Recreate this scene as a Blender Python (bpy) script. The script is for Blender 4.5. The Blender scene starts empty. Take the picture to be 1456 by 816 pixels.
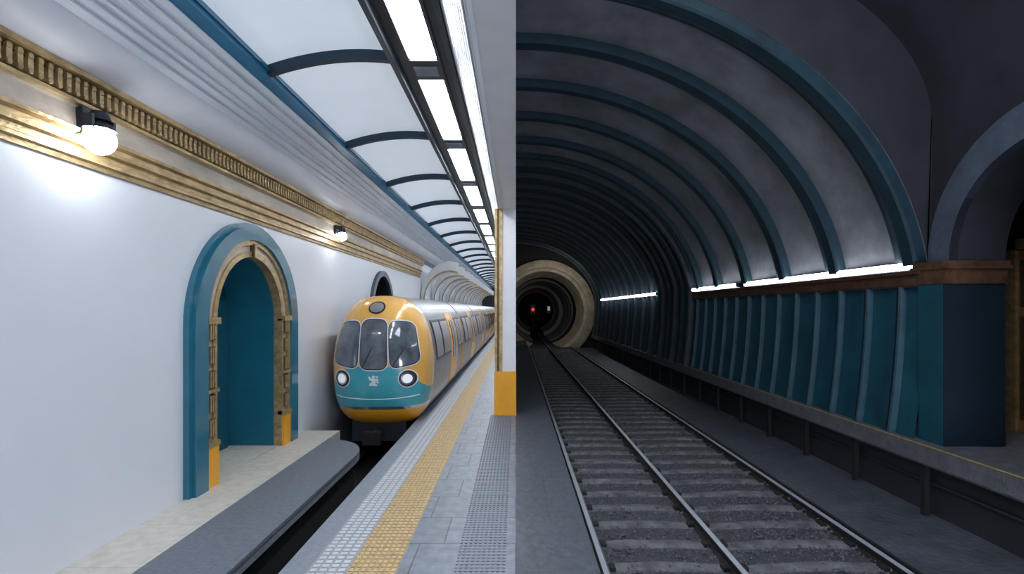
import bpy, bmesh, math, random
from mathutils import Vector
random.seed(3)
sc=bpy.context.scene
try:
    sc.view_settings.view_transform='Standard'
except Exception: pass
E=2.2   # eye height above left platform
FAR=60.0
NEAR=-3.0

# ------------------------------------------------------------ materials
def mat(name,col,rough=.6,metal=0.,var=.0,vscale=3.,bump=0.,bscale=20.,emis=0.,ecol=None,col2=None,coat=0.,stretch=(1,1,1)):
    m=bpy.data.materials.new(name); m.use_nodes=True
    nt=m.node_tree; b=nt.nodes['Principled BSDF']
    b.inputs['Roughness'].default_value=rough; b.inputs['Metallic'].default_value=metal
    b.inputs['Base Color'].default_value=(*col,1)
    if coat: b.inputs['Coat Weight'].default_value=coat; b.inputs['Coat Roughness'].default_value=.08
    tc=nt.nodes.new('ShaderNodeTexCoord'); mp=nt.nodes.new('ShaderNodeMapping')
    mp.inputs['Scale'].default_value=stretch
    nt.links.new(tc.outputs['Object'],mp.inputs[0])
    if var>0 or col2:
        n=nt.nodes.new('ShaderNodeTexNoise'); n.inputs['Scale'].default_value=vscale; n.inputs['Detail'].default_value=6
        n.inputs['Roughness'].default_value=.65
        nt.links.new(mp.outputs[0],n.inputs['Vector'])
        r=nt.nodes.new('ShaderNodeValToRGB'); r.color_ramp.elements[0].position=.3; r.color_ramp.elements[1].position=.72
        c2=col2 if col2 else tuple(min(1,c*(1+var)) for c in col)
        c1=tuple(c*(1-var) for c in col)
        r.color_ramp.elements[0].color=(*c1,1); r.color_ramp.elements[1].color=(*c2,1)
        nt.links.new(n.outputs['Fac'],r.inputs[0]); nt.links.new(r.outputs[0],b.inputs['Base Color'])
    if bump>0:
        n2=nt.nodes.new('ShaderNodeTexNoise'); n2.inputs['Scale'].default_value=bscale; n2.inputs['Detail'].default_value=8
        nt.links.new(mp.outputs[0],n2.inputs['Vector'])
        bp=nt.nodes.new('ShaderNodeBump'); bp.inputs['Strength'].default_value=bump; bp.inputs['Distance'].default_value=.03
        nt.links.new(n2.outputs['Fac'],bp.inputs['Height']); nt.links.new(bp.outputs[0],b.inputs['Normal'])
    if emis>0:
        b.inputs['Emission Color'].default_value=(*(ecol or col),1); b.inputs['Emission Strength'].default_value=emis
    return m
def tilemat(name,c1,c2,mortar,w,h,rough=.45,ms=.008,off=.5,bump=.25,lo=.72):
    m=mat(name,c1,rough); nt=m.node_tree; b=nt.nodes['Principled BSDF']
    tc=nt.nodes.new('ShaderNodeTexCoord'); br=nt.nodes.new('ShaderNodeTexBrick')
    br.inputs['Scale'].default_value=1; br.inputs['Brick Width'].default_value=w; br.inputs['Row Height'].default_value=h
    br.inputs['Mortar Size'].default_value=ms; br.offset=off
    br.inputs['Color1'].default_value=(*c1,1); br.inputs['Color2'].default_value=(*c2,1); br.inputs['Mortar'].default_value=(*mortar,1)
    nt.links.new(tc.outputs['Object'],br.inputs['Vector'])
    n=nt.nodes.new('ShaderNodeTexNoise'); n.inputs['Scale'].default_value=9; n.inputs['Detail'].default_value=8
    nt.links.new(tc.outputs['Object'],n.inputs['Vector'])
    r=nt.nodes.new('ShaderNodeValToRGB'); r.color_ramp.elements[0].color=(lo,lo,lo,1); r.color_ramp.elements[1].color=(1.1,1.1,1.1,1)
    r.color_ramp.elements[0].position=.3; r.color_ramp.elements[1].position=.7
    nt.links.new(n.outputs['Fac'],r.inputs[0])
    mx=nt.nodes.new('ShaderNodeMix'); mx.data_type='RGBA'; mx.blend_type='MULTIPLY'; mx.inputs[0].default_value=1
    nt.links.new(br.outputs['Color'],mx.inputs[6]); nt.links.new(r.outputs[0],mx.inputs[7])
    nt.links.new(mx.outputs[2],b.inputs['Base Color'])
    bp=nt.nodes.new('ShaderNodeBump'); bp.inputs['Strength'].default_value=bump; bp.inputs['Distance'].default_value=.02
    nt.links.new(n.outputs['Fac'],bp.inputs['Height']); nt.links.new(bp.outputs[0],b.inputs['Normal'])
    return m

M={}
M['wall']=mat('white_plaster',(.72,.75,.81),.3,var=.02,vscale=1.2)
M['cove']=mat('cove_plaster',(.82,.84,.90),.5,var=.04,vscale=2)
M['ribw']=mat('ribbed_plaster',(.82,.86,.94),.5,var=.08,vscale=4,stretch=(1,.2,1))
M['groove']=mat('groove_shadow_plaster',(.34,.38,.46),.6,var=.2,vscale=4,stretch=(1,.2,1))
M['gold']=mat('antique_gold',(.46,.335,.17),.4,.5,var=.4,vscale=9,bump=.35,bscale=30,stretch=(1,.5,1))
M['gold2']=mat('gold_stone',(.50,.44,.37),.55,.1,var=.3,vscale=3,bump=.3,bscale=14,stretch=(1,.4,1))
M['goldd']=mat('dark_gold',(.12,.08,.04),.5,.5,var=.4,vscale=12,bump=.3)
M['blue']=mat('blue_paint',(.018,.15,.23),.22,var=.12,vscale=3,coat=.5)
M['bluebeam']=mat('blue_beam_paint',(.012,.17,.33),.4,var=.15,vscale=4)
M['teal']=mat('teal_niche',(.007,.13,.20),.45,var=.12,vscale=2)
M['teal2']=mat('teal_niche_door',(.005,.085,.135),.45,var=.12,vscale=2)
M['dark']=mat('dark_steel',(.035,.045,.06),.4,.4,var=.2)
M['rib']=mat('skylight_rib',(.012,.035,.06),.45,.2)
M['glass']=mat('frosted_skylight',(.62,.67,.74),.35,var=.09,vscale=2.2,emis=.42,ecol=(.78,.87,1.))
M['tube']=mat('light_panel',(1,1,1),.5,emis=26,ecol=(.90,.95,1.))
M['tube2']=mat('light_strip_glow',(1,1,1),.5,emis=11,ecol=(.88,.94,1.))
M['bulb']=mat('lamp_bulb',(1,1,1),.5,emis=34,ecol=(.95,.97,1.))
M['white']=mat('white_paint',(.72,.73,.76),.4,var=.05)
M['orange']=mat('orange_paint',(.80,.36,.02),.4,var=.08)
M['black']=mat('pit_black',(.006,.007,.009),.8)
M['tile']=tilemat('platform_tile',(.22,.245,.29),(.195,.22,.265),(.10,.11,.13),.45,.62)
M['slab_shade']=tilemat('platform_shade',(.085,.10,.125),(.078,.092,.115),(.05,.055,.07),.71,1.4,rough=.5,ms=.006,bump=.5)  # weaker light on the tunnel-side strip put into a darker tile colour
M['cream']=tilemat('cream_stone',(.62,.59,.53),(.59,.56,.505),(.47,.45,.41),.65,.9,ms=.004,lo=.88,bump=.1)
M['ledge']=mat('ledge_stone',(.15,.17,.205),.5,var=.2,vscale=18,bump=.4,bscale=60)
M['edge']=mat('edge_stone',(.22,.245,.29),.5,var=.15,vscale=14,bump=.3,bscale=50)
M['tacw']=mat('tactile_white',(.56,.58,.61),.5,var=.15,vscale=20)
M['tacb']=mat('tactile_base',(.30,.32,.35),.5,var=.2,vscale=20)
M['tacy']=mat('tactile_yellow',(.58,.40,.17),.5,var=.3,vscale=15)
M['tacyb']=mat('tactile_yellow_base',(.36,.28,.18),.55,var=.35,vscale=12)
M['vault']=mat('vault_concrete',(.19,.20,.225),.6,var=.38,vscale=1.1,bump=.5,bscale=5)
M['vrib']=mat('vault_rib_teal',(.008,.033,.050),.55,var=.3,vscale=3)
M['vribd']=mat('vault_rib_dark',(.055,.068,.088),.55,var=.3,vscale=3,bump=.2)
M['panel']=mat('teal_wall_panel',(.010,.080,.118),.38,var=.3,vscale=1.5)
M['navy']=mat('pier_shade_navy',(.003,.015,.027),.55,var=.25,vscale=1.5)  # pier reveal's shade put into the colour; panel steps and door seam reuse it
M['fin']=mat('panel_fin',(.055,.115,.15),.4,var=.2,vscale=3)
M['bronze']=mat('bronze_trim',(.16,.085,.05),.4,.5,var=.45,vscale=5,bump=.3)
M['archst']=mat('arch_stone',(.075,.095,.13),.4,var=.25,vscale=3,bump=.2)
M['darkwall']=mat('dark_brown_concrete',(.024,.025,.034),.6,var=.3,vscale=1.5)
M['tunfloor']=mat('tunnel_floor',(.075,.085,.105),.55,var=.35,vscale=2.5,bump=.6,bscale=14)
M['ballast']=mat('ballast',(.06,.064,.075),.8,var=.6,vscale=34,bump=1.,bscale=60)
M['stone']=mat('ballast_stone',(.08,.085,.098),.8,var=.6,vscale=30)
M['sleeper']=mat('sleeper_concrete',(.12,.125,.138),.65,var=.6,vscale=5,bump=.8,bscale=30)
M['rail']=mat('rail_steel',(.46,.50,.56),.3,.25,var=.1,vscale=6)
M['raild']=mat('rail_web',(.03,.028,.03),.6,.5,var=.4,vscale=12)
M['ledger']=mat('service_ledge',(.13,.135,.15),.6,var=.3,vscale=6,bump=.4,bscale=25)
M['yline']=mat('worn_yellow_line',(.45,.35,.14),.6,var=.4,vscale=15)
M['portal']=mat('cream_portal',(.40,.36,.30),.65,var=.35,vscale=1.5)
M['greyring']=mat('grey_ring',(.40,.40,.40),.5,var=.2)
M['tyel']=mat('train_yellow',(.78,.43,.10),.25,var=.06,coat=.5)
M['tor']=mat('train_orange',(.82,.36,.02),.3,coat=.4)
M['tteal']=mat('train_teal',(.06,.36,.44),.28,var=.08,coat=.4)
M['tgrey']=mat('train_grey',(.15,.155,.17),.35,.1,var=.15,coat=.3)
M['troof']=mat('train_roof',(.26,.27,.29),.35,.3,var=.15)
M['tglass']=mat('train_glass',(.12,.14,.17),.08,.1,var=.6,vscale=2.6,coat=1.)
M['sglass']=mat('train_side_glass',(.04,.05,.06),.08,.1,var=.4,vscale=2.2,coat=1.)
M['chrome']=mat('chrome',(.62,.64,.67),.15,.9)
M['hl']=mat('headlamp_lens',(.85,.88,.9),.1,emis=.3,ecol=(.9,.95,1))
M['red']=mat('signal_red',(1,.05,.02),.4,emis=1.0,ecol=(1,.06,.03))
M['wsig']=mat('signal_white',(1,1,1),.4,emis=.25,ecol=(.8,.88,1))
M['brown']=mat('door_bronze',(.30,.16,.07),.45,.3,var=.4,vscale=4,emis=0)

# ------------------------------------------------------------ builder
class B:
    def __init__(s): s.v=[]; s.f=[]; s.m=[]; s.ms=[]
    def mi(s,m):
        if m not in s.ms: s.ms.append(m)
        return s.ms.index(m)
    def face(s,pts,m):
        i=len(s.v); s.v+= [tuple(p) for p in pts]; s.f.append(tuple(range(i,i+len(pts)))); s.m.append(s.mi(m))
    def box(s,x0,x1,y0,y1,z0,z1,m):
        i=len(s.v)
        s.v+=[(x0,y0,z0),(x1,y0,z0),(x1,y1,z0),(x0,y1,z0),(x0,y0,z1),(x1,y0,z1),(x1,y1,z1),(x0,y1,z1)]
        for f in ((0,3,2,1),(4,5,6,7),(0,1,5,4),(1,2,6,5),(2,3,7,6),(3,0,4,7)):
            s.f.append(tuple(i+k for k in f)); s.m.append(s.mi(m))
    def grid(s,rows,m,close=False):
        i=len(s.v); n=len(rows[0])
        for r in rows: s.v+=[tuple(p) for p in r]
        for a in range(len(rows)-1):
            for k in range(n if close else n-1):
                k2=(k+1)%n
                s.f.append((i+a*n+k,i+a*n+k2,i+(a+1)*n+k2,i+(a+1)*n+k)); s.m.append(s.mi(m))
    def sweep(s,prof,y0,y1,m,close=False,ny=1):
        rows=[[(x,y0+(y1-y0)*k/ny,z) for x,z in prof] for k in range(ny+1)]
        s.grid(rows,m,close)
        if close:
            s.face([(x,y0,z) for x,z in prof],m); s.face([(x,y1,z) for x,z in prof][::-1],m)
    def ball(s,c,r,m,nu=10,nv=7,sc_=(1,1,1)):
        rows=[]
        for a in range(nv+1):
            t=math.pi*a/nv
            rows.append([(c[0]+r*sc_[0]*math.sin(t)*math.cos(2*math.pi*k/nu),c[1]+r*sc_[1]*math.sin(t)*math.sin(2*math.pi*k/nu),c[2]+r*sc_[2]*math.cos(t)) for k in range(nu)])
        s.grid(rows,m,True)
    def cyl(s,p0,p1,r0,r1,m,n=20,caps=True):
        p0=Vector(p0);p1=Vector(p1);d=(p1-p0).normalized()
        a=d.orthogonal().normalized(); b=d.cross(a)
        R=[[p+ (a*math.cos(2*math.pi*k/n)+b*math.sin(2*math.pi*k/n))*r for k in range(n)] for p,r in ((p0,r0),(p1,r1))]
        s.grid(R,m,True)
        if caps: s.face(R[0][::-1],m); s.face(R[1],m)
    def build(s,name,parent=None,smooth=False,weld=False):
        me=bpy.data.meshes.new(name); me.from_pydata(s.v,[],s.f)
        for m in s.ms: me.materials.append(M[m])
        me.polygons.foreach_set('material_index',s.m)
        if smooth: me.polygons.foreach_set('use_smooth',[True]*len(me.polygons))
        me.update()
        bm=bmesh.new(); bm.from_mesh(me)
        if weld or smooth: bmesh.ops.remove_doubles(bm,verts=bm.verts,dist=1e-4)
        bmesh.ops.recalc_face_normals(bm,faces=bm.faces)
        bm.to_mesh(me); bm.free()
        if smooth:
            try: me.set_sharp_from_angle(angle=math.radians(40))
            except Exception: pass
        o=bpy.data.objects.new(name,me); sc.collection.objects.link(o)
        if parent: o.parent=parent
        return o
def empty(name,loc=(0,0,0)):
    o=bpy.data.objects.new(name,None); sc.collection.objects.link(o); return o

def arch(c,a,zs,rise,z0,n=28):
    p=[(c-a,z0)]
    for k in range(n+1):
        t=math.pi*(1-k/n); p.append((c+a*math.cos(t),zs+rise*math.sin(t)))
    p.append((c+a,z0)); return p
def band(b,outer,inner,mp,t0,t1,m,mi=None):
    mi=mi or m
    b.grid([[mp(u,z,t1) for u,z in outer],[mp(u,z,t1) for u,z in inner]],m)
    b.grid([[mp(u,z,t0) for u,z in outer],[mp(u,z,t1) for u,z in outer]],m)
    b.grid([[mp(u,z,t0) for u,z in inner],[mp(u,z,t1) for u,z in inner]],mi)
def wall_arches(b,X,y0,y1,z0,z1,arches,m):
    y=y0
    for (c,a,zs,rise,n) in arches:
        b.face([(X,y,z0),(X,c-a,z0),(X,c-a,z1),(X,y,z1)],m)
        pts=arch(c,a,zs,rise,z0,n)[1:-1]
        b.grid([[(X,u,z) for u,z in pts],[(X,u,z1) for u,z in pts]],m)
        y=c+a
    b.face([(X,y,z0),(X,y1,z0),(X,y1,z1),(X,y,z1)],m)

# ================================================================= LEFT HALL
WL=-3.85
b=B()
D1=(7.6,.92,2.05,.90,28); D2=(15.1,1.1,2.0,1.15,20)
wall_arches(b,WL,NEAR,FAR,-.9,4.1,[(D1[0],D1[1],D1[2],D1[3],28),(D2[0],D2[1],D2[2],D2[3],20)],'wall')
b.build('wall_left')

door=empty('door_1')
mpL=lambda u,z,t:(WL+t,u,z)
b=B()
O=arch(7.6,1.5,2.0,1.43,0,36); G=arch(7.6,1.19,2.0,1.19,0,36); I=arch(7.6,.92,2.05,.90,0,36)
Om=arch(7.6,1.44,2.0,1.37,0,36)
band(b,O,Om,mpL,-.02,.07,'blue'); band(b,Om,G,mpL,.0,.12,'blue')
b.build('surround',door,smooth=True,weld=True)
b=B()
G1=arch(7.6,1.12,2.0,1.12,0,36);G2=arch(7.6,1.0,2.03,1.0,0,36)
band(b,G,G1,mpL,-.02,.085,'gold'); band(b,G1,G2,mpL,-.02,.045,'gold2'); band(b,G2,I,mpL,-.06,.07,'gold')
b.build('gilded_frame',door,smooth=True,weld=True)
b=B()
for s in (-1,1):
    yc=7.6+s*1.06
    b.box(WL,WL+.1,yc-.13,yc+.13,0,.52,'orange')
    b.box(WL,WL+.115,yc-.14,yc+.14,.50,.56,'gold')
    for zz in (.62,.92,1.22,1.52,1.82):
        b.box(WL,WL+.088,yc-.075,yc+.075,zz,zz+.22,'goldd')
        for q in (-.045,0,.045):
            b.box(WL,WL+.10,yc+q-.011,yc+q+.011,zz+.01,zz+.21,'gold')
    b.box(WL,WL+.12,yc-.14,yc+.14,2.02,2.1,'gold')
    b.box(WL,WL+.11,yc-.13,yc+.13,1.17,1.21,'gold')
b.box(WL,WL+.10,7.55,7.65,2.96,3.14,'goldd')
b.box(WL,WL+.11,7.575,7.625,2.94,3.12,'gold')
b.build('carved_details',door)
b=B()
XN=-4.62
b.grid([[(WL-.06,u,z) for u,z in I],[(XN,u,z) for u,z in I]],'teal')
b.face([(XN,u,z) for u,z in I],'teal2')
b.face([(WL+.0,6.68,0.004),(WL+.0,8.52,.004),(XN,8.52,.004),(XN,6.68,.004)],'cream')
b.build('niche_shell',door)
b=B()
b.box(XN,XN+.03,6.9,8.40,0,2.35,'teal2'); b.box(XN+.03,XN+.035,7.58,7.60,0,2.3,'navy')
b.box(XN+.03,XN+.06,7.7,7.74,1.0,1.2,'gold')
b.build('door_leaf',door)

d2=empty('door_2')
b=B()
O2=arch(15.1,1.3,2.0,1.3,-.9,24);I2=arch(15.1,1.1,2.0,1.15,-.9,24)
band(b,O2,I2,mpL,0,.08,'archst')
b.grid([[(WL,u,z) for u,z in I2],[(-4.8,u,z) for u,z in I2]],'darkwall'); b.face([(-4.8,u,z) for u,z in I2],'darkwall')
b.build('arch_frame',d2)

cor=empty('trim_1')
CE=21.0
b=B()
prof=[(WL,E+1.27),(WL+.03,E+1.27),(WL+.035,E+1.31),(WL+.07,E+1.32),(WL+.07,E+1.35),(WL+.055,E+1.36),(WL+.06,E+1.41),(WL+.11,E+1.42),(WL+.115,E+1.45),(WL+.09,E+1.46),(WL+.09,E+1.50),(WL+.14,E+1.515),(WL+.145,E+1.545),(WL+.11,E+1.55)]
b.sweep(prof,NEAR,CE,'gold')
b.sweep([(WL+.11,E+1.55),(WL+.10,E+1.72),(WL+.13,E+1.73)],NEAR,CE,'gold2')
b.sweep([(WL+.13,E+1.73),(WL+.17,E+1.74),(WL+.17,E+1.77),(WL+.12,E+1.775)],NEAR,CE,'gold')
b.sweep([(WL+.12,E+1.775),(WL+.12,E+1.94)],NEAR,CE,'goldd')
b.sweep([(WL+.12,E+1.94),(WL+.24,E+1.95),(WL+.25,E+1.99),(WL+.2,E+2.0)],NEAR,CE,'gold')
b.face([(x,CE,z) for x,z in prof]+[(WL+.1,CE,E+1.72),(WL+.17,CE,E+1.77),(WL+.25,CE,E+1.99),(WL,CE,E+2.0)],'gold2')
b.build('moulding_profile',cor)
b=B()
y=2.6
while y<CE:
    b.box(WL+.12,WL+.19,y,y+.045,E+1.79,E+1.90,'gold')
    b.ball((WL+.18,y+.022,E+1.915),.03,'gold',6,4)
    b.ball((WL+.185,y+.022,E+1.80),.024,'gold',6,4)
    y+=.085
b.build('dentils',cor,smooth=True)

ce=empty('ceiling')
b=B()
cv=[]
for k in range(9):
    t=k/8; a=math.pi/2*t
    cv.append((WL+.2+ .36*math.sin(a), E+1.99+.22*(1-math.cos(a))))
b.sweep(cv,NEAR,FAR,'cove',ny=1)
b.build('cove_strip',ce,smooth=True)
b=B()
x0,z0=cv[-1]; x1,z1=-2.72,E+2.45
nx,nz=(z1-z0),-(x1-x0); L=math.hypot(nx,nz); nx/=L; nz/=L
def P(t,o): return (x0+(x1-x0)*t+nx*o, z0+(z1-z0)*t+nz*o)
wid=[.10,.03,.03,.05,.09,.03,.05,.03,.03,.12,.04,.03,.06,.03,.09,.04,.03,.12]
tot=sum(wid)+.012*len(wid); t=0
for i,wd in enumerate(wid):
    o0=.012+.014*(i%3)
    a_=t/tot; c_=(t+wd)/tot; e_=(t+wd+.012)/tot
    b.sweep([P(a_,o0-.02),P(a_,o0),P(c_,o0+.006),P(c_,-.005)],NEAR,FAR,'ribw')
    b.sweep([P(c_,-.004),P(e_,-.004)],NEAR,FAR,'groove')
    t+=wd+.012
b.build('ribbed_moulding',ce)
b=B()
b.box(-2.74,-2.57,NEAR,FAR,E+2.42,E+2.62,'bluebeam')
b.box(-2.58,-2.55,NEAR,FAR,E+2.47,E+2.5,'blue')
b.build('blue_beam',ce)
def sk(t,off=0):
    x=-2.58+(1.33)*t
    z=E+2.43+.14*t+.36*t*(1-t)*.9+off
    return x,z
b=B()
b.sweep([sk(k/16,.10) for k in range(17)],NEAR,FAR,'glass')
b.build('skylight_panels',ce,smooth=True)
b=B()
y=.5
while y<FAR:
    lo=[sk(k/16,0) for k in range(17)]; hi=[sk(k/16,.12) for k in range(17)][::-1]
    b.sweep(lo+hi,y-.04,y+.04,'rib',close=True)
    y+=2.5
b.build('skylight_ribs',ce,smooth=True)
b=B()
b.sweep([(-1.28,E+2.75),(-1.28,E+2.5),(-1.22,E+2.49),(-1.20,E+2.56),(-1.12,E+2.56),(-1.11,E+2.53),(-1.08,E+2.53),(-1.08,E+2.62)],NEAR,FAR,'dark')
b.sweep([(-.80,E+2.62),(-.80,E+2.53),(-.77,E+2.53),(-.76,E+2.56),(-.70,E+2.56),(-.68,E+2.49),(-.63,E+2.5),(-.63,E+2.62)],NEAR,FAR,'dark')
b.sweep([(-1.08,E+2.62),(-.80,E+2.62)],NEAR,FAR,'dark')
b.build('light_trough',ce)
b=B()
s0,zz0,s1,zz1=-.63,E+2.56,-.36,E+2.1
N=11
nx,nz=(zz1-zz0),-(s1-s0); L=math.hypot(nx,nz); nx/=L;nz/=L
def P2(t,o): return (s0+(s1-s0)*t+nx*o,zz0+(zz1-zz0)*t+nz*o)
for k in range(N):
    b.sweep([P2(k/N,-.002),P2((k+.1)/N,.012),P2((k+.7)/N,.012),P2((k+.76)/N,-.002)],NEAR,FAR,'cove' if k%2 else 'white')
    b.sweep([P2((k+.76)/N,-.001),P2((k+1)/N,-.001)],NEAR,FAR,'ledge')
b.build('ribbed_fascia',ce)
b=B()
b.face([(-.36,NEAR,E+2.1),(0,NEAR,E+2.1),(0,FAR,E+2.1),(-.36,FAR,E+2.1)],'white')
b.face([(-.34,NEAR,E+2.095),(-.30,NEAR,E+2.095),(-.30,FAR,E+2.095),(-.34,FAR,E+2.095)],'ribw')
b.build('beam_soffit',ce)
lf=empty('ceiling_light')
b=B(); b2=B()
y=-1.7
while y<FAR-3:
    b.box(-1.075,-.805,y,y+2.05,E+2.545,E+2.58,'tube')
    b2.box(-1.10,-.78,y+2.05,y+2.5,E+2.52,E+2.60,'dark')
    b2.box(-1.06,-.82,y+2.17,y+2.36,E+2.50,E+2.53,'ledge')
    y+=2.5
b.build('light_panels',lf); b2.build('crossbars',lf)

b=B()
b.box(-.06,0,NEAR,FAR,E+2.115,E+5.6,'vault')
b.box(-.06,-.002,11.4,FAR,-.4,E+2.09,'white')
b.face([(0,11.4,-.4),(0,FAR,-.4),(0,FAR,E+2.1),(0,11.4,E+2.1)],'vault')
b.build('wall_middle')

pil=empty('support_column')
b=B()
b.box(-.43,.0,11,11.4,.0,E+2.1,'white'); b.build('shaft',pil)
b=B()
b.box(-.45,.005,10.97,11.42,0,.91,'orange'); b.box(-.46,.01,10.955,11.43,0,.05,'orange'); b.build('base',pil)
b=B()
b.box(-.44,-.395,10.975,11.0,.91,E+2.1,'gold'); b.box(-.395,-.345,10.99,11.0,.91,E+2.1,'goldd'); b.box(-.345,-.28,10.97,11.0,.91,E+2.1,'gold')
b.box(-.44,-.43,10.98,11.3,.91,E+2.1,'gold')
b.build('gilt_strips',pil)

fl=empty('floor')
b=B()
PE=-1.98
b.box(PE,-1.76,NEAR,FAR,-.22,0,'edge')
b.box(-1.76,-1.42,NEAR,FAR,-.22,0,'tacb')
b.box(-1.42,-1.0,NEAR,FAR,-.22,0,'tacyb')
b.box(-1.0,0.0,NEAR,FAR,-.22,0,'tile')
b.box(0,.71,NEAR,FAR,-.22,0,'slab_shade')
b.box(PE+.1,.64,NEAR,FAR,-.9,-.22,'black')
b.build('platform_slab',fl)
b=B()
y=3.0
while y<34:
    for k in range(4):
        b.box(-1.735+k*.08,-1.735+k*.08+.055,y,y+.045,0,.006,'tacw')
    y+=.075
y=3.0
while y<34:
    for k in range(8):
        b.box(-1.405+k*.051,-1.405+k*.051+.033,y,y+.05,0,.006,'tacy')
    y+=.075
b.build('tactile_paving',fl)
b=B()
for k in range(9):
    x=-.50+k*.045
    b.box(x,x+.02,NEAR,26,0,.004,'edge')
y=2.8
while y<11:
    b.box(-.52,-.09,y,y+.012,0,.0055,'ledge'); y+=.06
b.build('ribbed_guidance_strip',fl)
b=B()
b.box(WL-.0,-3.2,NEAR,9.6,-.9,0,'cream')
pts=[(-3.2,NEAR),(-2.42,NEAR),(-2.42,8.0)]
for k in range(1,11):
    a=math.pi/2*k/10; pts.append((-2.42-.78*(1-math.cos(a)),8.0+.95*math.sin(a)))
pts.append((-3.2,8.95))
b.face([(x,y,0) for x,y in pts],'ledge')
b.grid([[(x,y,0) for x,y in pts],[(x,y,-.13) for x,y in pts]],'edge')
q=[(x-(.06 if x>-3.1 else 0),y-.05) for x,y in pts]
b.grid([[(x,y,-.13) for x,y in pts],[(x,y,-.13) for x,y in q],[(x,y,-.9) for x,y in q]],'black')  # shade below the ledge lip put into the black colour
b.box(-2.44,-2.41,NEAR,8.0,-.035,.003,'ledge')
b.build('wall_ledge',fl)
b=B()
b.box(-4.0,.71,NEAR,FAR,-1.0,-.9,'black'); b.build('trench_floor',fl)

def wlamp(y,z,r,first):
    e=empty('wall_lamp')
    b=B()
    b.box(WL+.05,WL+.16,y-.06,y+.06,z+.02,z+.26,'dark')
    b.cyl((WL+.1,y,z+.16),(WL+.26,y,z+.17),.035,.035,'dark',12)
    rows=[]
    for a in range(8):
        t=math.pi*.36*a/7
        rows.append([(WL+.26+1.12*r*math.sin(t)*math.cos(2*math.pi*k/20),y+1.12*r*math.sin(t)*math.sin(2*math.pi*k/20),z+.0+1.2*r*math.cos(t)) for k in range(20)])
    b.grid(rows,'dark',True)
    b.cyl((WL+.26,y,z+1.15*r),(WL+.26,y,z+.07+1.2*r),r*.75,r*.5,'dark',14)
    for dy in (-1,1):
        b.box(WL+.22,WL+.30,y+dy*r*.95-.015,y+dy*r*.95+.015,z+.06,z+.17,'dark')
    b.build('hood',e,smooth=True)
    b=B(); b.ball((WL+.26,y,z-.02),r,'bulb',20,12); b.build('bulb',e,smooth=True)
wlamp(4.55,E+1.48,.125,True)
wlamp(10.9,E+1.53,.095,False)

b=B()
mpR=lambda u,z,t:(u,t,z)
def qarc(a,bb,n=16):
    p=[(-2.65-a,.0)]
    for k in range(n+1):
        t=math.pi*(1-.60*k/n); p.append((-2.65+a*math.cos(t),E+.35+bb*math.sin(t)))
    return p
y=21.2
while y<56:
    o=qarc(1.17,1.6); i=qarc(1.02,1.15); j=qarc(1.06,1.22)
    band(b,o,i,mpR,y+.55,y,'white')
    b.grid([[(u,y-.03,z) for u,z in j],[(u,y-.03,z) for u,z in i]],'gold')
    y+=2.6
b.build('tunnel_arch_ribs',ce,smooth=True)
b=B()
b.face([(-3.85,FAR,-1),(0,FAR,-1),(0,FAR,5),(-3.85,FAR,5)],'darkwall')
b.build('wall_back')

# ================================================================= TRAIN
train=empty('subway_train')
CX,CZ,TA,TB=-2.66,1.19,.98,1.29
NXT,NXB=2.7,3.5
Y0,LN=9.85,.9
def NXf(z): return NXT if z>=CZ else NXB
def aw(z):
    t=(z-CZ)/TB
    return TA*(1-.12*max(0,t)-.03*max(0,-t))
def rad(x,z):
    n=NXf(z)
    return (abs((x-CX)/aw(z))**n+abs((z-CZ)/TB)**n)**(1/n)
RE,RI=3.0,1/2.2
def dep(r): return Y0+LN*(1-max(0,1-r**RE)**RI)
def outl(n):
    p=[]
    for k in range(n):
        t=2*math.pi*k/n; c,s=math.cos(t),math.sin(t)
        nn=NXT if s>=0 else NXB
        z=CZ+TB*math.copysign(abs(s)**(2/nn),s)
        x=CX+aw(z)*math.copysign(abs(c)**(2/nn),c); p.append((x,z))
    return p
NO=96
OUT=outl(NO)
bm=bmesh.new()
rings=[]
for kk in range(1,31):
    r=math.sin(math.pi/2*kk/30)
    rings.append([bm.verts.new((CX+(x-CX)*r,dep(r),CZ+(z-CZ)*r)) for x,z in OUT])
c=bm.verts.new((CX,Y0,CZ))
for k in range(NO): bm.faces.new((c,rings[0][k],rings[0][(k+1)%NO]))
for a in range(len(rings)-1):
    for k in range(NO):
        bm.faces.new((rings[a][k],rings[a][(k+1)%NO],rings[a+1][(k+1)%NO],rings[a+1][k]))
ext=[bm.verts.new((x,Y0+LN+.18,z)) for x,z in OUT]
for k in range(NO): bm.faces.new((rings[-1][k],rings[-1][(k+1)%NO],ext[(k+1)%NO],ext[k]))
def nose2(x,z):
    lo,hi=1e-4,1.0
    for _ in range(30):
        m=(lo+hi)/2
        X=CX+(x-CX)/m; Z=CZ+(z-CZ)/m
        if rad(X,Z)>1: lo=m
        else: hi=m
    return dep(hi)
for z in (.30,.36,.44,1.12):
    bmesh.ops.bisect_plane(bm,geom=bm.verts[:]+bm.edges[:]+bm.faces[:],plane_co=(CX,0,z),plane_no=(0,0,1))
SL=.95;ZT=1.58
for s in (-1,1):
    bmesh.ops.bisect_plane(bm,geom=bm.verts[:]+bm.edges[:]+bm.faces[:],plane_co=(CX,0,ZT),plane_no=(s*SL,0,1))
bmesh.ops.recalc_face_normals(bm,faces=bm.faces)
mats=['tyel','tteal','tor','chrome','dark']
for f in bm.faces:
    p=f.calc_center_median(); f.smooth=True
    if p.z<.30: k=2
    elif p.z<.36: k=3
    elif p.z<.44: k=1
    elif p.z<1.12 and p.z<ZT-SL*abs(p.x-CX): k=1
    else: k=0
    f.material_index=k
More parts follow.
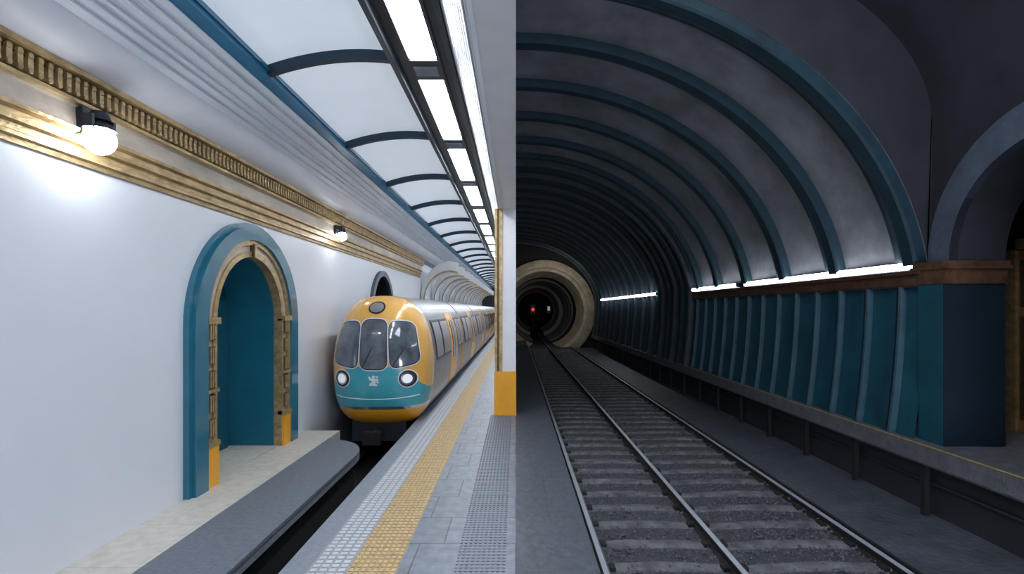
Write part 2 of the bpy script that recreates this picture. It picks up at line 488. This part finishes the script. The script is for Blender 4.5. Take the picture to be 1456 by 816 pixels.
me=bpy.data.meshes.new('nose'); bm.to_mesh(me); bm.free()
for m in mats: me.materials.append(M[m])
o=bpy.data.objects.new('nose_shell',me); sc.collection.objects.link(o); o.parent=train

def patch(b,out,cen,off,m,nr=8):
    rows=[]
    for a in range(1,nr+1):
        r=a/nr; row=[]
        for x,z in out:
            px=cen[0]+(x-cen[0])*r; pz=cen[1]+(z-cen[1])*r
            row.append((px,nose2(px,pz)-off,pz))
        rows.append(row)
    b.grid(rows,m,True)
    cc=(cen[0],nose2(*cen)-off,cen[1]); n=len(out)
    for k in range(n): b.face([cc,rows[0][(k+1)%n],rows[0][k]],m)
    b.grid([rows[-1],[(x,y+off+.01,z) for x,y,z in rows[-1]]],m,True)
def rpoly(corners,r=.1,n=5):
    P=[Vector(c) for c in corners]; out=[]
    N=len(P)
    for i in range(N):
        a,bb,cc=P[i-1],P[i],P[(i+1)%N]
        d1=(a-bb); d2=(cc-bb); r1=min(r,d1.length*.45,d2.length*.45)
        s=bb+d1.normalized()*r1; e=bb+d2.normalized()*r1
        for k in range(n+1):
            t=k/n; p=s*(1-t)**2+bb*2*t*(1-t)+e*t*t; out.append((p.x,p.y))
        nxt=P[(i+1)%N]; d3=(P[(i+2)%N]-nxt); r2=min(r,(bb-nxt).length*.45,d3.length*.45)
        s2=nxt+(bb-nxt).normalized()*r2
        for k in range(1,5):
            q=e+(s2-e)*k/5; out.append((q.x,q.y))
    return out
def circ(cx,cz,rx,rz=None,n=28):
    rz=rz or rx
    return [(cx+rx*math.cos(2*math.pi*k/n),cz+rz*math.sin(2*math.pi*k/n)) for k in range(n)]
def scal(out,c,s): return [(c[0]+(x-c[0])*s,c[1]+(z-c[1])*s) for x,z in out]
b=B()
wins=[ ([(CX-.83,1.20),(CX-.31,1.10),(CX-.27,1.98),(CX-.70,1.95)],(CX-.54,1.56)),
       ([(CX-.25,1.09),(CX+.25,1.09),(CX+.23,2.0),(CX-.23,2.0)],(CX,1.54)),
       ([(CX+.31,1.10),(CX+.83,1.20),(CX+.70,1.95),(CX+.27,1.98)],(CX+.54,1.56))]
for co,cn in wins:
    patch(b,scal(rpoly(co,.17),cn,1.10),cn,.008,'white'); patch(b,scal(rpoly(co,.16),cn,1.05),cn,.013,'dark'); patch(b,rpoly(co,.15),cn,.018,'tglass')
b.build('windscreens',train,smooth=True)
b=B()
for s in (-1,1):
    cn=(CX+s*.62,.90)
    patch(b,circ(*cn,.175),cn,.012,'white',4); patch(b,circ(*cn,.155),cn,.022,'dark',4); patch(b,circ(*cn,.115),cn,.035,'chrome',4); patch(b,circ(*cn,.085),cn,.045,'hl',4)
cn=(CX,2.24)
patch(b,circ(cn[0],cn[1],.16,.12),cn,.014,'dark',4); patch(b,circ(cn[0],cn[1],.13,.095),cn,.03,'troof',4)
b.build('headlamps',train,smooth=True)
b=B()
for dx,dz,rx,rz in ((0,.0,.04,.075),(-.045,.055,.04,.022),(.055,.045,.035,.025),(0,.10,.03,.025),(-.055,-.045,.022,.03),(.045,-.055,.03,.02),(.075,0,.02,.025),(-.08,.09,.016,.018),(.065,.1,.022,.014)):
    cn=(CX-.0+dx,.84+dz); patch(b,circ(cn[0],cn[1],rx,rz,12),cn,.012,'white',2)
for (p0,p1) in (((CX-.2,1.12),(CX-.02,1.5)),((CX+.35,1.14),(CX+.55,1.45))):
    ps=[(p0[0]+(p1[0]-p0[0])*k/6,p0[1]+(p1[1]-p0[1])*k/6) for k in range(7)]
    for k in range(6):
        a_=ps[k];c_=ps[k+1]
        b.cyl((a_[0],nose2(*a_)-.03,a_[1]),(c_[0],nose2(*c_)-.03,c_[1]),.008,.008,'dark',6)
ps=[(CX-.80+1.6*k/24,.56-.05*math.cos(math.pi*(k/24-.5))) for k in range(25)]
for k in range(24):
    a_=ps[k];c_=ps[k+1]
    b.cyl((a_[0],nose2(*a_)-.002,a_[1]),(c_[0],nose2(*c_)-.002,c_[1]),.009,.009,'white',6)
b.build('crest_and_wipers',train,smooth=True)

b=B()
def bodyseg(b,y0,y1,m,sc_=1.0,split=True):
    pts=[(CX+(x-CX)*sc_,CZ+(z-CZ)*sc_) for x,z in OUT]
    for k in range(NO):
        (xa,za),(xb,zb)=pts[k],pts[(k+1)%NO]
        zc=(za+zb)/2
        mm=m
        if split and zc>2.12: mm='troof'
        if split and zc<.25: mm='dark'
        b.face([(xa,y0,za),(xb,y0,zb),(xb,y1,zb),(xa,y1,za)],mm)
def sx(z):
    t=min(1,abs((z-CZ)/TB)); n=NXf(z); return CX+aw(z)*(1-t**n)**(1/n)
def spatch(b,y0,y1,z0,z1,off,m,side=1,n=8):
    zs=[z0+(z1-z0)*k/n for k in range(n+1)]
    r=[(CX+side*(sx(z)-CX+off),z) for z in zs]
    b.grid([[(x,y0,z) for x,z in r],[(x,y1,z) for x,z in r]],m)
    for yy in (y0,y1):
        b.grid([[(x,yy,z) for x,z in r],[(x-side*(off+.01),yy,z) for x,z in r]],m)
bw=B()
y=Y0+LN+.15
PER=6.2
while y<FAR-7:
    e=y+PER
    bodyseg(b,y,e-.25,'tgrey')
    bodyseg(b,e-.25,e,'black',.93,False)
    for s in (-1,1):
        spatch(bw,y+2.9,y+3.12,.3,2.1,.02,'tor',s); spatch(bw,y+4.0,y+4.25,.3,2.1,.02,'tor',s)
        spatch(bw,y+3.12,y+4.0,.32,2.1,.012,'tor',s)
        spatch(bw,y+3.2,y+3.52,.95,1.9,.03,'sglass',s); spatch(bw,y+3.6,y+3.92,.95,1.9,.03,'sglass',s)
        for (a0,a1) in ((.35,1.3),(1.5,2.7),(4.4,5.05),(5.15,5.7)):
            spatch(bw,y+a0-.05,y+a1+.05,1.12,1.97,.012,'dark',s); spatch(bw,y+a0,y+a1,1.17,1.92,.022,'sglass',s)
        spatch(bw,y+PER-.42,y+PER-.26,.3,2.1,.02,'tor',s)
    y=e
b.face([(x,y,z) for x,z in OUT],'tgrey')
b.build('carriages',train,smooth=True,weld=True); bw.build('doors_and_windows',train)
b=B()
b.box(CX-.55,CX+.5,10.35,FAR-8,-.38,.05,'dark')
for yy in [11.3+ k*3.1 for k in range(14)]:
    for xx in (CX-.5,CX+.42):
        b.cyl((xx,yy,-.42),(xx+.09,yy,-.42),.32,.32,'raild',24)
b.cyl((CX,9.75,-.18),(CX,10.4,-.18),.09,.09,'raild',14)
b.box(CX-.16,CX+.16,9.7,9.82,-.3,-.06,'raild')
b.cyl((CX-.25,10.1,-.4),(CX-.25,10.4,-.1),.03,.03,'raild',8)
b.build('underframe',train,smooth=True)
b=B()
for xx in (CX-.46,CX+.46):
    b.box(xx-.035,xx+.035,NEAR,FAR,-.8,-.74,'raild'); b.box(xx-.012,xx+.012,NEAR,FAR,-.88,-.8,'raild')
    b.box(xx-.06,xx+.06,NEAR,FAR,-.9,-.88,'raild')
b.build('train_rails')

# ================================================================= RIGHT TUNNEL
VA,VB=5.6,4.65
ZL=E-1.74
YE=36.5
def vprof(a=VA,bb=VB,zsp=E+.0,n=44,t0=0.0):
    return [(a*math.cos(t0+(math.pi/2-t0)*k/n),zsp+bb*math.sin(t0+(math.pi/2-t0)*k/n)) for k in range(n+1)]
t_sp=math.asin(.62/VB)
b=B()
# scalloped bays: each bay is slightly concave between the ribs
ys=[7.12,8.85,10.6,12.35,14.1,15.6]
rows=[]
rows.append([(x,7.1,z) for x,z in vprof(t0=t_sp)])
for a_,c_ in zip(ys[:-1],ys[1:]):
    for k in range(0,9):
        t=k/8; y=a_+(c_-a_)*t; d=-.10*math.sin(math.pi*t)
        rows.append([(x,y,z) for x,z in vprof(VA-d*.6,VB-d,t0=t_sp)])
rows.append([(x,YE,z) for x,z in vprof(t0=t_sp)])
b.grid(rows,'vault')
cvv=b.build('ceiling_vault',smooth=True)
def lowX(z):
    t=(E+.62-z)/(E+.62-ZL)
    return VA*math.cos(t_sp)-.02-.17*t*t
def lprof(off=0,n=12,za=ZL-.3,zb=E+.62):
    return [(lowX(za+(zb-za)*k/n)-off,za+(zb-za)*k/n) for k in range(n+1)]
b=B()
b.sweep(lprof(),7.1,16.0,'panel'); b.sweep(lprof(),16.0,YE,'vribd')
y=7.45
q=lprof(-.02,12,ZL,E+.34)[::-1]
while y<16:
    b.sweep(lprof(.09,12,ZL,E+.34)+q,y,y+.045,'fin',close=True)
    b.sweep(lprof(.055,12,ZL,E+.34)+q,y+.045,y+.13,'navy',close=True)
    b.sweep(lprof(.03,12,ZL,E+.34)+q,y+.13,y+.24,'panel',close=True)
    y+=.7
b.build('wall_right',smooth=False)
b=B()
def rib(b,y,w,d,m,full=False,bev=.03):
    o=vprof(VA+.12,VB+.12,t0=t_sp); i=vprof(VA-d,VB-d,t0=t_sp); ib=vprof(VA-d+bev,VB-d+bev,t0=t_sp)
    if full:
        lo=lprof(-.12,10,ZL,E+.6); o=lo+o; i=lprof(d,10,ZL,E+.6)+i; ib=lprof(d-bev,10,ZL,E+.6)+ib
    rows=[[(x,y,z) for x,z in o],[(x,y,z) for x,z in ib],[(x,y+bev,z) for x,z in i],[(x,y+w-bev,z) for x,z in i],[(x,y+w,z) for x,z in ib],[(x,y+w,z) for x,z in o]]
    b.grid(rows,m)
for y in (7.12,8.85,10.6,12.35,14.1):
    rib(b,y,.26,.16,'vrib'); rib(b,y+.26,.16,.09,'vribd'); rib(b,y+.42,.14,.035,'vrib')
y=15.6
k=0
while y<YE-.5:
    rib(b,y,.2,.16,'vribd' if k%2 else 'vrib',y>16.2); y+=.75; k+=1
b.build('vault_ribs',cvv,smooth=True)

tr=empty('trim_2')
b=B()
xw=5.545
b.sweep([(xw+.05,E+.31),(xw-.1,E+.31),(xw-.12,E+.34),(xw-.12,E+.46),(xw-.16,E+.48),(xw-.16,E+.52),(xw+.05,E+.54)],7.05,16.2,'bronze',close=True)
b.build('bronze_band',tr)
lt=empty('wall_light_strip')
b=B(); b2=B()
for (y0,y1) in ((7.15,12.5),(12.95,16.2),(20,33.0)):
    xo=.10 if y0<18 else .20
    b.cyl((xw-xo,y0,E+.60),(xw-xo,y1,E+.60),.05,.05,'tube2',12)
    b2.box(xw-xo+.04,xw+.06,y0-.03,y1+.03,E+.54,E+.66,'dark')
    for yy in (y0-.04,y1): b2.box(xw-xo-.05,xw,yy,yy+.04,E+.55,E+.65,'dark')
b.build('tubes',lt,smooth=True); b2.build('housings',lt)

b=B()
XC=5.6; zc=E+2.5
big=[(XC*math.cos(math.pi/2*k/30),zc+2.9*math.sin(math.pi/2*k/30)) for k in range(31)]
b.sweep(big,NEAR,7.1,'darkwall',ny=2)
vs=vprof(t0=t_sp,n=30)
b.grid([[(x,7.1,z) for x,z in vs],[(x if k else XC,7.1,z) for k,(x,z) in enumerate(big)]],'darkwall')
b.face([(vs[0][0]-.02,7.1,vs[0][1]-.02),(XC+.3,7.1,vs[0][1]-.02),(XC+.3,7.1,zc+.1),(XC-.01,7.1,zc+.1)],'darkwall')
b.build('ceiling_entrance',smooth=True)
b=B()
AC,AR,AZ=5.44,1.26,E+.62
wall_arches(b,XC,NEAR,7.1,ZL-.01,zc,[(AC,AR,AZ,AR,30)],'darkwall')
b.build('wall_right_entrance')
ar=empty('archway')
mpR5=lambda u,z,t:(XC-t,u,z)
b=B()
oo=arch(AC,1.66,AZ,1.68,AZ,40); ii=arch(AC,AR,AZ,AR,AZ,40); mm=arch(AC,1.56,AZ,1.58,AZ,40)
band(b,oo,mm,mpR5,-.01,.06,'archst'); band(b,mm,ii,mpR5,-.01,.1,'archst')
b.grid([[(XC-.1,u,z) for u,z in ii],[(XC+.62,u,z) for u,z in ii]],'darkwall')
b.build('arch_ring',ar,smooth=True)
b=B()
for (y0,y1) in ((AC+AR,AC+1.68),(AC-1.68,AC-AR)):
    b.box(XC-.17,XC-.02,y0+.012,y1,ZL,E+.33,'panel')
    b.box(XC-.165,XC+.6,y0,y1-.01,ZL,E+.33,'navy')  # camera-facing reveal, painted darker as if in shade
    b.box(XC-.19,XC+.62,y0-.03,y1+.03,E+.33,E+.52,'bronze')
    b.box(XC-.23,XC+.65,y0-.07,y1+.07,E+.52,E+.56,'bronze'); b.box(XC-.21,XC+.64,y0-.05,y1+.05,E+.56,E+.62,'bronze')
b.build('pilasters',ar)
b=B()
b.box(7.2,7.3,3.0,8.2,ZL,E+2.2,'darkwall'); b.box(6.2,7.3,8.1,8.2,ZL,E+2.2,'darkwall'); b.box(6.2,7.3,2.9,3.0,ZL,E+2.2,'darkwall')
b.box(6.2,7.3,2.9,8.2,E+2.2,E+2.3,'darkwall')
b.face([(6.22,AC+AR,ZL),(6.22,8.2,ZL),(6.22,8.2,E+2.2),(6.22,AC+AR,E+2.2)],'darkwall')
b.box(5.2,7.3,2.9,8.2,ZL-.02,ZL-.005,'ledger')
b.build('alcove_room',ar)
b=B()
b.box(7.1,7.2,6.95,7.1,ZL,E+1.0,'gold'); b.box(7.1,7.2,7.5,7.65,ZL,E+1.0,'gold'); b.box(7.1,7.2,6.95,7.65,E+.85,E+1.0,'gold')
b.box(7.14,7.2,7.1,7.5,ZL,E+.85,'brown'); b.box(7.12,7.15,7.15,7.45,ZL+.2,E-.1,'goldd'); b.box(7.12,7.15,7.15,7.45,E+.05,E+.7,'goldd')
b.build('alcove_door',ar)

sl=empty('service_ledge')
b=B()
b.sweep([(5.2,ZL-.02),(5.22,ZL),(5.9,ZL),(5.9,ZL-.25),(5.22,ZL-.25),(5.2,ZL-.22)],NEAR,YE,'ledger',close=True)
b.box(5.205,5.25,NEAR,YE,ZL,ZL+.004,'yline')
b.box(5.42,5.6,NEAR,YE,-.46,ZL-.25,'darkwall')
b.build('ledge_slab',sl)
b=B()
y=1.2
while y<YE:
    b.box(5.27,5.335,y,y+.07,-.46,ZL-.25,'black')
    y+=1.4
b.cyl((5.39,NEAR,-.05),(5.39,YE,-.05),.022,.022,'dark',8)
b.build('support_posts',sl)

b=B()
b.box(.64,5.9,NEAR,FAR,-.6,-.46,'tunfloor')
b.sweep([(.66,-.46),(.72,-.40),(3.85,-.40),(4.02,-.455),(4.02,-.46)],NEAR,FAR,'ballast')
b.build('floor_tunnel')
tk=empty('railway_track')
b=B()
def railp(x,y0,y1,ztop=-.30):
    p=[(-.065,-.40+.0),(.065,-.40),(.065,-.385),(.014,-.37),(.014,-.335),(.034,-.325),(.034,ztop-.004),(.026,ztop)]
    q=[(-a,c) for a,c in p[2:][::-1]]
    pr=[(x+a,c) for a,c in p+q]
    b.sweep(pr,y0,y1,'raild',close=True)
    b.box(x-.026,x+.026,y0,y1,ztop-.001,ztop+.003,'rail')
    b.box(x+.034,x+.036,y0,y1,ztop-.022,ztop,'rail')
RX=(.86,2.17,3.74)
for x in RX: railp(x,NEAR,FAR)
b.box(3.86,3.90,NEAR,YE,-.40,-.33,'raild'); b.box(.75,.79,NEAR,YE,-.40,-.33,'raild')
b.build('rails',tk)
b=B()
y=1.0
while y<34:
    n=24; rows=[]
    w=.15
    sh=random.uniform(-.02,.02)
    for k in range(n+1):
        t=k/n; x=.80+3.0*t
        yc=y+sh+.06*abs(math.sin(t*math.pi*2.0))+random.uniform(-.006,.006)
        hz=-.374+.008*math.sin(t*9)+random.uniform(-.003,.003)
        rows.append([(x,yc-w/2-.02,-.41),(x,yc-w/2,hz-.006),(x,yc-w/4,hz),(x,yc+w/4,hz),(x,yc+w/2,hz-.006),(x,yc+w/2+.02,-.41)])
    b.grid(rows,'sleeper')
    for x in RX:
        for s in (-1,1):
            b.box(x+s*.09-.035,x+s*.09+.035,y-.05,y+.05,-.38,-.345,'raild')
    y+=.53
b.build('sleepers',tk,smooth=True)
b=B()
for _ in range(12000):
    yy=3.5+14*random.random()**1.5; xx=random.uniform(.76,3.98)
    r=random.uniform(.012,.030)
    zz=-.398 if random.random()<.85 else -.374
    Q=[(xx+r*random.uniform(.6,1.2)*c,yy+r*random.uniform(.6,1.2)*s,zz+random.uniform(-.004,.004)) for c,s in ((1,0),(.2,.9),(-1,.2),(-.1,-1))]
    T=(xx+random.uniform(-.3,.3)*r,yy+random.uniform(-.3,.3)*r,zz+r*random.uniform(.6,1.))
    for k in range(4): b.face([Q[k],Q[(k+1)%4],T],'stone')
b.build('ballast_stones',tk)

# far portal
po=empty('tunnel_portal')
b=B()
PC=1.95
def arc(R,y,c=PC,z=E-.1,n=56):
    a0=-math.asin(min(.96,2.55/R)); a1=math.pi-a0
    return [(max(.01,c+R*math.cos(a0+(a1-a0)*k/n)),y,z+R*math.sin(a0+(a1-a0)*k/n)) for k in range(n+1)]
b.grid([arc(7.0,YE),arc(3.5,YE)],'black')
b.grid([arc(3.5,YE),arc(3.5,YE-.25),arc(3.4,YE-.3),arc(3.0,YE-.3),arc(2.95,YE-.1),arc(2.75,YE),arc(2.75,YE+.5),arc(2.45,YE+2.0)],'portal')
b.build('splayed_ring',po,smooth=True)
b=B()
b.grid([arc(2.45,YE+2),arc(2.45,FAR)],'darkwall')
for yy in (40.5,42.5,44.5,46.5):
    b.grid([arc(2.45,yy),arc(2.3,yy),arc(2.3,yy+.4),arc(2.45,yy+.4)],'vribd')
b.grid([arc(2.45,49),arc(2.1,49),arc(2.0,52.5)],'greyring'); b.grid([arc(2.0,52.5),arc(1.75,52.5),arc(1.75,FAR)],'vribd')
b.face([(0,FAR-.5,-.5),(5,FAR-.5,-.5),(5,FAR-.5,5),(0,FAR-.5,5)],'black')
b.build('inner_bore',po,smooth=True)
sg=empty('railway_signal')
b=B()
b.cyl((1.75,54,-.45),(1.75,54,E-.3),.06,.06,'dark',10)
b.box(1.5,2.0,54,54.2,E-.5,E+.5,'dark')
b.cyl((1.75,53.97,E+.0),(1.75,54,E+.0),.16,.16,'red',20)
b.build('signal_head',sg)
b=B()
b.box(3.0,3.35,50.9,51,E-.35,E+.35,'dark'); b.box(3.06,3.28,50.87,50.9,E-.1,E+.3,'wsig')
b.build('indicator_box',sg)

# ================================================================= LIGHTS
def area(name,loc,rot,sx_,sy,power,col):
    l=bpy.data.lights.new(name,'AREA'); l.shape='RECTANGLE'; l.size=sx_; l.size_y=sy; l.energy=power; l.color=col
    o=bpy.data.objects.new(name,l); o.location=loc; o.rotation_euler=rot; sc.collection.objects.link(o); return o
area('tunnel_top_fill',(2.0,2.5,E+3.9),(math.radians(40),0,0),3,3,230,(.84,.89,1))  # added fill above the view, brightens vault and track
area('tunnel_low_fill',(4.0,-2,.2),(math.radians(120),0,math.radians(8)),2,1.5,260,(.80,.86,1))  # added unseen fill behind the camera, lifts the dark vault
area('portal_fill',(2.6,33.2,E+2.2),(math.radians(68),0,0),1.5,1,45,(1,.90,.74))  # added warm fill without a fixture, lights the portal ring
w=bpy.data.worlds.new('world'); sc.world=w; w.use_nodes=True
w.node_tree.nodes['Background'].inputs[0].default_value=(.5,.6,.8,1); w.node_tree.nodes['Background'].inputs[1].default_value=.2

cam=bpy.data.cameras.new('camera'); co=bpy.data.objects.new('camera',cam); sc.collection.objects.link(co)
co.location=(0.0,0,E); co.rotation_euler=(math.radians(90),0,0)
cam.sensor_width=36; cam.lens=750/1456*36; cam.shift_x=-5.5/1456; cam.shift_y=32/1456; cam.clip_start=.05; cam.clip_end=200
sc.camera=co
